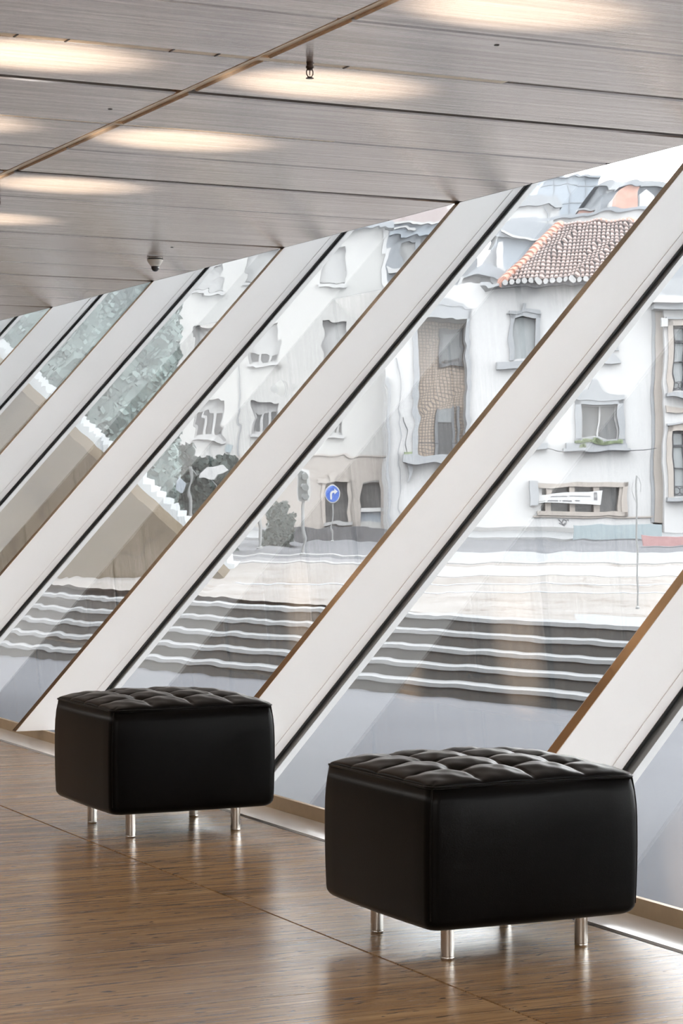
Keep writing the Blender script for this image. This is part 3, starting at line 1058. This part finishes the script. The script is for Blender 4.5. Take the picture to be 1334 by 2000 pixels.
for (a, b_, c_, d_) in ((854, 860, 792, 896), (888, 893, 792, 896), (898, 903, 792, 896)):
    hw.bx(f, a, b_, c_, d_, .98, 1.14)
f.build('surround', 'granite', o)
hw.box('sill', 'granite', 788, 914, 890, 906, -.45, .4, rc)
hw.box('rail', 'iron', 808, 914, 866.5, 867.8, -.06, -.03, rc)
hw.box('moss', 'moss', 790, 806, 885, 891, -.42, .0, rc)
hw.poly('bracket', 'granite', [(795, 906), (804, 906), (803, 925), (798, 941), (794, 941), (797, 925)], -.25, .0, rc)
# windows with pointed heads
hw.window(1003, 1046, 620, 702, frame='granite', fw=9, sill=(969, 1053, 707, 722), pane='pane_blue', sash=False, ped=[(988, 612), (1004, 606), (1016, 604), (1020, 590), (1025, 590), (1029, 604), (1042, 608), (1054, 612)])
hw.window(1140, 1200, 600, 684, frame='granite', fw=9, pane='pane_blue', ped=[(1128, 590), (1166, 572), (1210, 590)])
hw.poly('pediment', 'granite', [(1160, 711), (1215, 711), (1210, 703), (1203, 696), (1197, 692), (1195, 680), (1191, 691), (1180, 697)], -.18, .02)
w4 = hw.window(1135, 1208, 790, 858, frame='granite', fw=12, sill=(1104, 1223, 866, 879), pane='pane_dark', ped=[(1121, 782), (1124, 772), (1134, 766), (1149, 762), (1154, 752), (1158, 742), (1166, 742), (1172, 754), (1178, 764), (1194, 768), (1211, 772), (1221, 775), (1221, 782)])
hw.box('sill', 'granite', 1098, 1229, 877, 882, -.30, .1, w4)
hw.box('surround', 'granite', 1122, 1221, 857, 867, -.07, .2, w4)
w5 = hw.window(1000, 1052, 790, 858, frame='granite', fw=12, sill=(985, 1070, 866, 879), pane='pane_dark')
mo = MB()
rnd = random.Random(4)
for i in range(34):
    x = 1124 + 88 * i / 33
    mo.box(hw.X(x - 2.5), hw.X(x + 2.5), -.26, -.02, hw.Z(867), hw.Z(863 - rnd.uniform(0, 5)))
for i in range(10):
    x = 1136 + rnd.uniform(-4, 9)
    y0 = 866 + rnd.uniform(0, 9)
    mo.box(hw.X(x - 1.2), hw.X(x + 1.2), -.25, -.2, hw.Z(y0 + 6), hw.Z(y0))
tag(mo.build('moss', 'moss', hw.e), 'green moss growing along the window sill', kind='stuff')
# shop window at the foot of the house, with banner
sw = hw.box('shop_window', 'pane_dark', 1058, 1210, 950, 1000, .3, .36)
for x0, x1 in ((1066, 1077), (1113, 1123), (1160, 1172), (1208, 1222)):
    hw.box('pilaster', 'granite_warm', x0, x1, 950, 1000, -.05, .3, sw)
f = MB()
hw.bx(f, 1050, 1226, 942, 951, -.10, .3)
hw.bx(f, 1050, 1226, 1000, 1008, -.10, .3)
hw.bx(f, 1215, 1226, 942, 1008, -.10, .3)
f.build('surround', 'granite_warm', sw)
hw.box('shutter_box', 'granite', 1034, 1050, 938, 988, -.3, .0, sw)
bn = hw.poly('banner', 'white_paint', [(1051, 983), (1172, 986), (1177, 958), (1150, 961), (1051, 965)], -.20, -.17)
# illegible print: faint lines and a small picture
for (x0, x1, y, hh) in ((1075, 1108, 971, 1.6), (1112, 1153, 970, 1.4), (1052, 1064, 979.6, 1.4), (1069, 1090, 980, 2.4), (1093, 1096, 980, 1.4), (1099, 1116, 980, 2.4), (1122, 1131, 979, 2)):
    hw.box('print', 'print_grey', x0, x1, y - hh / 2, y + hh / 2, -.206, -.20, bn)
hw.box('print', 'print_grey', 1160, 1166.5, 962, 977, -.206, -.20, bn)
hw.box('print', 'kerb', 1161, 1165.5, 966, 972, -.209, -.206, bn)
hw.box('plinth', 'granite_warm', 1042, 1276, 1009, 1012, -.06, .0)
hw.box('plinth', 'kerb', 755, 1276, 1030, 1048, -.10, .0)
# scribble on the plinth
g = MB()
def stroke(pts):
    g.tube([(hw.X(a), -.012, hw.Z(b)) for a, b in pts], .012, 5)
stroke([(1091, 1015), (1095, 1019), (1100, 1025), (1103, 1022)])
stroke([(1093, 1022), (1095, 1024)])
stroke([(1099, 1018), (1097, 1024), (1101, 1027), (1105, 1023), (1106, 1017), (1101, 1015), (1099, 1018)])
stroke([(1107, 1016), (1110, 1015), (1110, 1018)])
g.build('graffiti', 'print_grey', hw.e)
# cable along the facade
cb = [(1068, 878), (1085, 882), (1107, 884), (1165, 881), (1222, 882), (1255, 879), (1280, 877)]
MB().tube([(hw.X(a), -.33, hw.Z(b)) for a, b in cb], .012, 5).build('cable', 'iron', hw.e)
MB().tube([(hw.X(775), -.05, hw.Z(700)), (hw.X(781), -.05, hw.Z(740)), (hw.X(780), -.05, hw.Z(1010))], .014, 5).build('cable', 'granite', hw.e)
MB().tube([(hw.X(789), -.04, hw.Z(818)), (hw.X(793), -.04, hw.Z(850)), (hw.X(795), -.04, hw.Z(886))], .012, 5).build('cable', 'iron', hw.e)
# pilaster at the corner
pi_ = hw.box('pilaster', 'granite_warm', 1278, 1296, 606, 1022, -.12, .4)
hw.box('pilaster_edge', 'granite', 1272, 1278, 606, 1022, -.05, .4, pi_)
hw.box('drain_pipe', 'kerb', 1298, 1303, 640, 1048, -.10, -.02)
hw.box('drain_pipe', 'granite', 757, 762, 740, 1030, -.10, -.02)
# roof
eave_l, eave_r, eave_y = 948, 1300, 556
RD = 5.0                                              # depth of the ridge behind the facade
def rp(px, py, d):
    """roof point: the pixel column and row it should stand on when d metres behind the facade"""
    s_ = (hw.z + d) / F_PX
    return Vector((px_x(px, hw.z + d) - px_x(hw.px0, hw.z), d, px_h(py, hw.z + d) - hw.h0))
e0, e1 = rp(980, 551, -.55), rp(1294, 537, -.55)
r0, r1 = rp(1097, 441, RD), rp(1294, 427, RD)
dk = MB()
th_ = Vector((0, 0, -.16))
dk.add([e0, e1, r1, r0, e0 + th_, e1 + th_, r1 + th_, r0 + th_], [(0, 1, 2, 3), (7, 6, 5, 4), (0, 4, 5, 1), (1, 5, 6, 2), (2, 6, 7, 3), (3, 7, 4, 0)])
# hip side falling away to the left
l0 = rp(958, 545, 9.0)
dk.add([e0, r0, l0, e0 + th_, r0 + th_, l0 + th_], [(0, 1, 2), (5, 4, 3), (0, 3, 4, 1), (1, 4, 5, 2), (2, 5, 3, 0)])
ro = dk.build('roof', 'roof_under', hw.e)
def roof_pt(u, v):
    return e0.lerp(e1, u).lerp(r0.lerp(r1, u), v)
# barrel tiles: rows of half tubes, in plain view but only a few pixels each
tl = MB()
nrm = (e1 - e0).cross(r0 - e0).normalized()
if nrm.z < 0:
    nrm = -nrm
NC, NRW = 36, 17
upd = (r1 - e1).normalized()
acr = (e1 - e0).normalized()
pitch = (e1 - e0).length / NC
rowl = (r1 - e1).length / NRW
# a slanted grid running straight up the slope, cut off by the hip on the left
for j in range(NRW):
    v0 = j / NRW
    for i in range(-2, NC + 1):
        base = e1 - acr * pitch * i + upd * rowl * j
        # left limit of this row follows the hip
        lim = e0.lerp(r0, v0 + .5 / NRW)
        if (base - lim).dot(acr) < pitch * .35 or i < 0:
            continue
        vs, fs = [], []
        ns_ = 5
        for s_, rr, lift in ((0, pitch * .46, .045), (1, pitch * .38, .0)):
            for q in range(ns_ + 1):
                a_ = math.pi * q / ns_
                vs.append(base + upd * rowl * 1.12 * s_ + acr * rr * math.cos(a_) + nrm * (rr * .8 * math.sin(a_) + lift))
        for q in range(ns_):
            fs.append((q, q + 1, q + 2 + ns_, q + 1 + ns_))
        fs.append(tuple(range(ns_ + 1)))
        tl.add(vs, fs)
tag(tl.build('roof_tiles', 'tile', ro), 'weathered brown barrel tiles in rows', kind='stuff')
for i in range(16):
    a_, b_ = e0.lerp(r0, i / 16), e0.lerp(r0, (i + 1.1) / 16)
    MB().tube([a_ + Vector((0, 0, .02)), b_ + Vector((0, 0, .0))], [.17, .13], 10).build('ridge_tile', 'tile_orange', ro)
for i in range(12):
    a_, b_ = r0.lerp(r1, i / 12), r0.lerp(r1, (i + 1.08) / 12)
    MB().tube([a_, b_], [.085, .07], 8).build('ridge_tile', 'tile_orange', ro)
# eave: gutter and soffit with rounded tile ends
MB().add([rp(940, 560, -.5), rp(1294, 543, -.5), rp(1294, 551, .3), rp(946, 570, .3), rp(940, 553, -.5), rp(1294, 537, -.5), rp(1294, 537, .3), rp(946, 556, .3)],
         [(3, 2, 1, 0), (4, 5, 6, 7), (0, 1, 5, 4), (1, 2, 6, 5), (2, 3, 7, 6), (3, 0, 4, 7)]).build('eave', 'granite', ro)
for i in range(24):
    q = e0.lerp(e1, (i + .5) / 24)
    MB().tube([q + Vector((0, -.09, -.03)), q + Vector((0, .12, -.0))], .075, 8).build('eave_tile', 'sash', ro)
# parapet wall behind the ridge
MB().add([rp(1080, 448, RD + .6), rp(1294, 436, RD + .6), rp(1294, 436, RD + 1), rp(1080, 448, RD + 1), rp(1080, 428, RD + .6), rp(1294, 404, RD + .6), rp(1294, 404, RD + 1), rp(1080, 428, RD + 1)],
         [(3, 2, 1, 0), (4, 5, 6, 7), (0, 1, 5, 4), (1, 2, 6, 5), (2, 3, 7, 6), (3, 0, 4, 7)]).build('parapet', 'plaster', hw.e)
MB().add([rp(1000, 437, RD + .5), rp(1294, 405, RD + .5), rp(1294, 405, RD + 1.1), rp(1000, 437, RD + 1.1), rp(1000, 431, RD + .5), rp(1294, 399, RD + .5), rp(1294, 399, RD + 1.1), rp(1000, 431, RD + 1.1)],
         [(3, 2, 1, 0), (4, 5, 6, 7), (0, 1, 5, 4), (1, 2, 6, 5), (2, 3, 7, 6), (3, 0, 4, 7)]).build('coping', 'grey_render', hw.e)

# --- house with iron balconies at the right edge
hr = House('balcony_house', 'white house with tan stone window frames at the right edge', 59.6, 1296, 1048)
hr.wall('plaster', 1297, 1440, 560, 1048, [(1314, 1362, 637, 766), (1314, 1362, 843, 969)])
for (y0, y1, ys) in ((637, 766, 770), (843, 969, 972)):
    o = hr.box('window', 'pane_blue', 1314, 1362, y0, y1, .26, .32)
    f = MB()
    for (a, b_, c_, d_) in ((1314, 1319, y0, y1), (1357, 1362, y0, y1), (1314, 1362, y0, y0 + 5), (1314, 1362, y0 + 27, y0 + 32), (1314, 1362, y0 + 70, y0 + 71.5), (1336, 1340, y0, y1)):
        hr.bx(f, a, b_, c_, d_, .16, .26)
    f.build('sash', 'iron', o)
    f = MB()
    for (a, b_, c_, d_) in ((1304, 1314, y0 - 14, y1 + 4), (1362, 1372, y0 - 14, y1 + 4), (1304, 1372, y0 - 14, y0)):
        hr.bx(f, a, b_, c_, d_, -.08, .24)
    f.build('surround', 'granite_warm', o)
    hr.box('lintel', 'granite', 1300, 1376, y0 - 18, y0 - 14, -.16, .1, o)
    hr.box('sill', 'granite', 1300, 1376, ys, ys + 8, -.30, .24, o)
    f = MB()
    hr.bx(f, 1314, 1362, y1 - 20, y1 - 18, -.03, .0)
    hr.bx(f, 1314, 1362, y1 - 3, y1 - 1, -.03, .0)
    for i in range(4):
        cxp, cyp, rr = 1320 + 12 * i, y1 - 10.5, 6.5
        f.tube([(hr.X(cxp) + rr * hr.k * math.cos(q * math.pi / 6), -.015, hr.Z(cyp) + rr * hr.k * math.sin(q * math.pi / 6)) for q in range(13)], .014, 5, False)
    f.build('railing', 'iron', o)
hr.box('string_course', 'granite_warm', 1300, 1440, 793, 803, -.10, .0)
cn = hr.box('cornice', 'granite', 1274, 1440, 594, 606, -.35, .3)
hr.box('cornice_band', 'sash', 1268, 1440, 580, 594, -.55, .3, cn)
hr.poly('volute', 'granite', [(1266, 580), (1272, 566), (1286, 556), (1310, 548), (1440, 545), (1440, 580)], -.4, .6, cn)
hr.box('bracket', 'sash', 1288, 1302, 622, 640, -.25, .0)

# --- cream house with shuttered windows
hc = House('cream_house', 'cream rendered house with pale blinds and a beige ground floor', 61.0, 338, 1048)
WIN = [(627, 675, 482, 556), (632, 676, 628, 706), (487, 545, 632, 710), (380, 436, 782, 856), (494, 544, 786, 850), (640, 668, 786, 850),
       (380, 436, 516, 570), (380, 436, 640, 706), (482, 545, 486, 556)]
DOORS = [(635, 680, 942, 1021), (706, 743, 945, 1020)]
hc.wall('cream', 338, 752, 446, 1048, WIN + DOORS)
for i, (x0, x1, y0, y1) in enumerate(WIN):
    dark = (i in (3, 4, 5), i == 2)
    o = hc.box('window', 'pane_dark' if any(dark) else 'blind', x0, x1, y0, y1, .26, .32)
    hc.box('blind', 'blind', x0, x1, y0, y0 + ((y1 - y0) * (.30 if dark[0] else (.74 if dark[1] else .94))), .20, .25, o)
    if any(dark):
        f = MB()
        n = 4
        for q in range(n):
            xx = x0 + (x1 - x0) * q / (n - 1) * .94
            hc.bx(f, xx, xx + (5 if q % 3 else 4), y0 + (y1 - y0) * (.3 if dark[0] else .74), y1, .17, .25)
        hc.bx(f, x0, x1, y1 - 5, y1, .15, .25)
        f.build('sash', 'sash', o)
    hc.box('sill', 'sash', x0 - 3, x1 + 3, y1, y1 + 6, -.12, .2, o)
gf = hc.box('ground_floor', 'beige_stone', 455, 636, 892, 1048, -.05, .0)
hc.box('ground_floor', 'beige_stone', 636, 752, 892, 942, -.05, .0)
hc.box('ground_floor', 'beige_stone', 680, 706, 942, 1048, -.05, .0)
hc.box('ground_floor', 'beige_stone', 743, 752, 942, 1048, -.05, .0)
hc.box('string_course', 'granite_warm', 600, 752, 889, 892, -.09, .0)
hc.box('string_course', 'granite_warm', 338, 470, 899, 905, -.09, .0)
d = hc.box('door', 'door_dark', 635, 680, 942, 1021, .2, .3)
hc.box('lintel', 'granite_warm', 620, 684, 935, 942, -.14, .1, d)
hc.poly('keystone', 'granite_warm', [(644, 942), (656, 942), (658, 926), (642, 926)], -.2, .0, d)
hc.box('jamb', 'granite_warm', 680, 686, 935, 1030, -.10, .1, d)
hc.box('jamb', 'granite_warm', 629, 635, 935, 1030, -.10, .1, d)
hc.box('step', 'kerb', 632, 690, 1019, 1026, -.4, .0, d)
d = hc.box('door', 'door_dark', 706, 743, 945, 1020, .2, .3)
hc.box('half_wall', 'bluegrey', 706, 743, 1000, 1020, .1, .2, d)
hc.box('rail', 'white_paint', 704, 752, 992, 1000, -.05, .05, d)
hc.box('cornice', 'grey_render', 690, 768, 436, 448, -.35, .3)
hc.box('cornice', 'grey_render', 338, 690, 432, 447, -.35, .3)
hc.box('corner_strip', 'plaster', 748, 757, 450, 1040, -.06, .3)
hc.poly('wall_plate', 'teal', [(442, 884), (453, 886), (456, 871), (443, 868)], -.05, .0)
MB().tube([(hc.X(454), -.02, hc.Z(690)), (hc.X(467), -.02, hc.Z(700)), (hc.X(467), -.02, hc.Z(905))], .02, 5).build('cable', 'granite', hc.e)
hc.box('plinth', 'granite', 455, 752, 1030, 1048, -.08, .0)

# --- blue-grey house behind, between the cream and white houses
hb = House('grey_gable_house', 'blue-grey house with a faded pink roof behind the cream house', 74.0, 690, 1040)
hb.wall('grey_render', 690, 930, 446, 1040, [(786, 812, 474, 526), (822, 846, 462, 520)], depth=9)
for (x0, x1, y0, y1) in ((786, 812, 474, 526), (822, 846, 462, 520)):
    o = hb.box('window', 'sash', x0, x1, y0, y1, .2, .3)
    hb.box('sill', 'plaster', x0 - 26, x1 + 3, y1, y1 + 9, -.3, .2, o)
hb.box('cornice', 'plaster', 752, 930, 437, 441, -.5, .3)
hb.box('cornice', 'plaster', 768, 810, 447, 451, -.4, .3)
hb.box('frieze', 'bluegrey', 760, 930, 441, 462, -.25, .3)
hb.poly('roof', 'pink_roof', [(740, 438), (930, 438), (930, 425), (892, 412), (880, 398), (800, 398)], -.3, 6.0)

# --- blue-grey block behind the white house
hk = House('blue_block', 'pale blue-grey block with panel joints above the tiled roof', 92.0, 1035, 1030, 'building')
hk.box('wall', 'bluegrey', 1048, 1170, 346, 1030, 0, 9)
for x in (1082, 1112, 1143):
    hk.box('panel_joint', 'grey_render', x - .8, x + .8, 346, 450, -.03, .0)
for y in (363, 396):
    hk.box('panel_joint', 'grey_render', 1048, 1170, y - .8, y + .8, -.03, .0)
hk.box('roof_edge', 'grey_render', 1046, 1172, 344, 348, -.2, 9)
hd_ = House('grey_block', 'long grey block with white gables behind the tiled roof', 84.0, 1035, 1030, 'building')
hd_.box('wall', 'grey_render', 1172, 1420, 366, 1030, 0, 6)
hd_.poly('roof', 'granite', [(1160, 368), (1190, 357), (1230, 354), (1280, 358), (1330, 362), (1420, 358), (1420, 368)], -.3, 7)
for (x0, x1, y0) in ((1246, 1272, 380), (1190, 1206, 396), (1284, 1310, 372)):
    hd_.poly('gable', 'plaster', [(x0, 430), (x1, 430), (x1, y0 + 6), ((x0 + x1) / 2, y0 - 4), (x0, y0 + 6)], -.6, 0)
ch = House('brick_chimney', 'stout orange brick chimney above the tiled roof', 72.0, 1205, 1030, 'chimney')
ch.poly('stack', 'brick_orange', [(1212, 1030), (1240, 1030), (1246, 376), (1250, 366), (1236, 361), (1212, 370), (1206, 386)], 0, .8)
ch.box('cap', 'grey_render', 1206, 1252, 360, 364, -.1, .9)
c2 = House('low_chimney', 'low orange brick chimney with a grey slab cap', 74.0, 1128, 1030, 'chimney')
c2.box('stack', 'brick_orange', 1131, 1157, 411, 1030, 0, .8)
c2.box('cap', 'granite', 1128, 1160, 407.5, 411, -.1, .9)
hs = House('white_outbuilding', 'small white building left of the blue-grey block', 82.0, 1000, 1030, 'building')
hs.box('wall', 'plaster', 996, 1092, 402, 1030, 0, 6)
hs.box('downpipe', 'granite', 1067, 1069, 388, 440, -.1, 0)
hs.poly('roof', 'granite', [(992, 404), (1096, 404), (1090, 388), (1010, 378), (1000, 386)], -.2, 6)
hg = House('slate_annex', 'blue-grey slate-hung annex left of the tiled roof', 70.0, 975, 1030, 'building')
hg.box('wall', 'bluegrey', 968, 1110, 462, 1030, 0, 3.0)
hg.poly('roof', 'grey_render', [(960, 463), (1108, 478), (1108, 446), (1060, 436), (1000, 430), (972, 440)], -.3, 3.0)
hg.poly('gutter', 'plaster', [(975, 452), (1000, 462), (1060, 472), (1100, 482), (1100, 486), (1060, 476), (1000, 466), (975, 456)], -.45, -.3)
# dormer on the left end of the white house's roof
dmr = hw.poly('dormer', 'granite', [(945, 556), (985, 556), (985, 500), (978, 470), (960, 484), (944, 520)], .9, 3.9)
hw.box('dormer_trim', 'plaster', 976, 988, 466, 536, .7, .9, dmr)
hw.poly('dormer_hood', 'grey_render', [(906, 538), (930, 518), (948, 512), (990, 526), (990, 534), (970, 540), (926, 534)], .4, 1.3, dmr)
hw.box('dormer_bracket', 'granite', 962, 974, 534, 552, .5, .9, dmr)
hw.box('parapet', 'plaster', 905, 985, 530, 556, 1.1, 3.4)
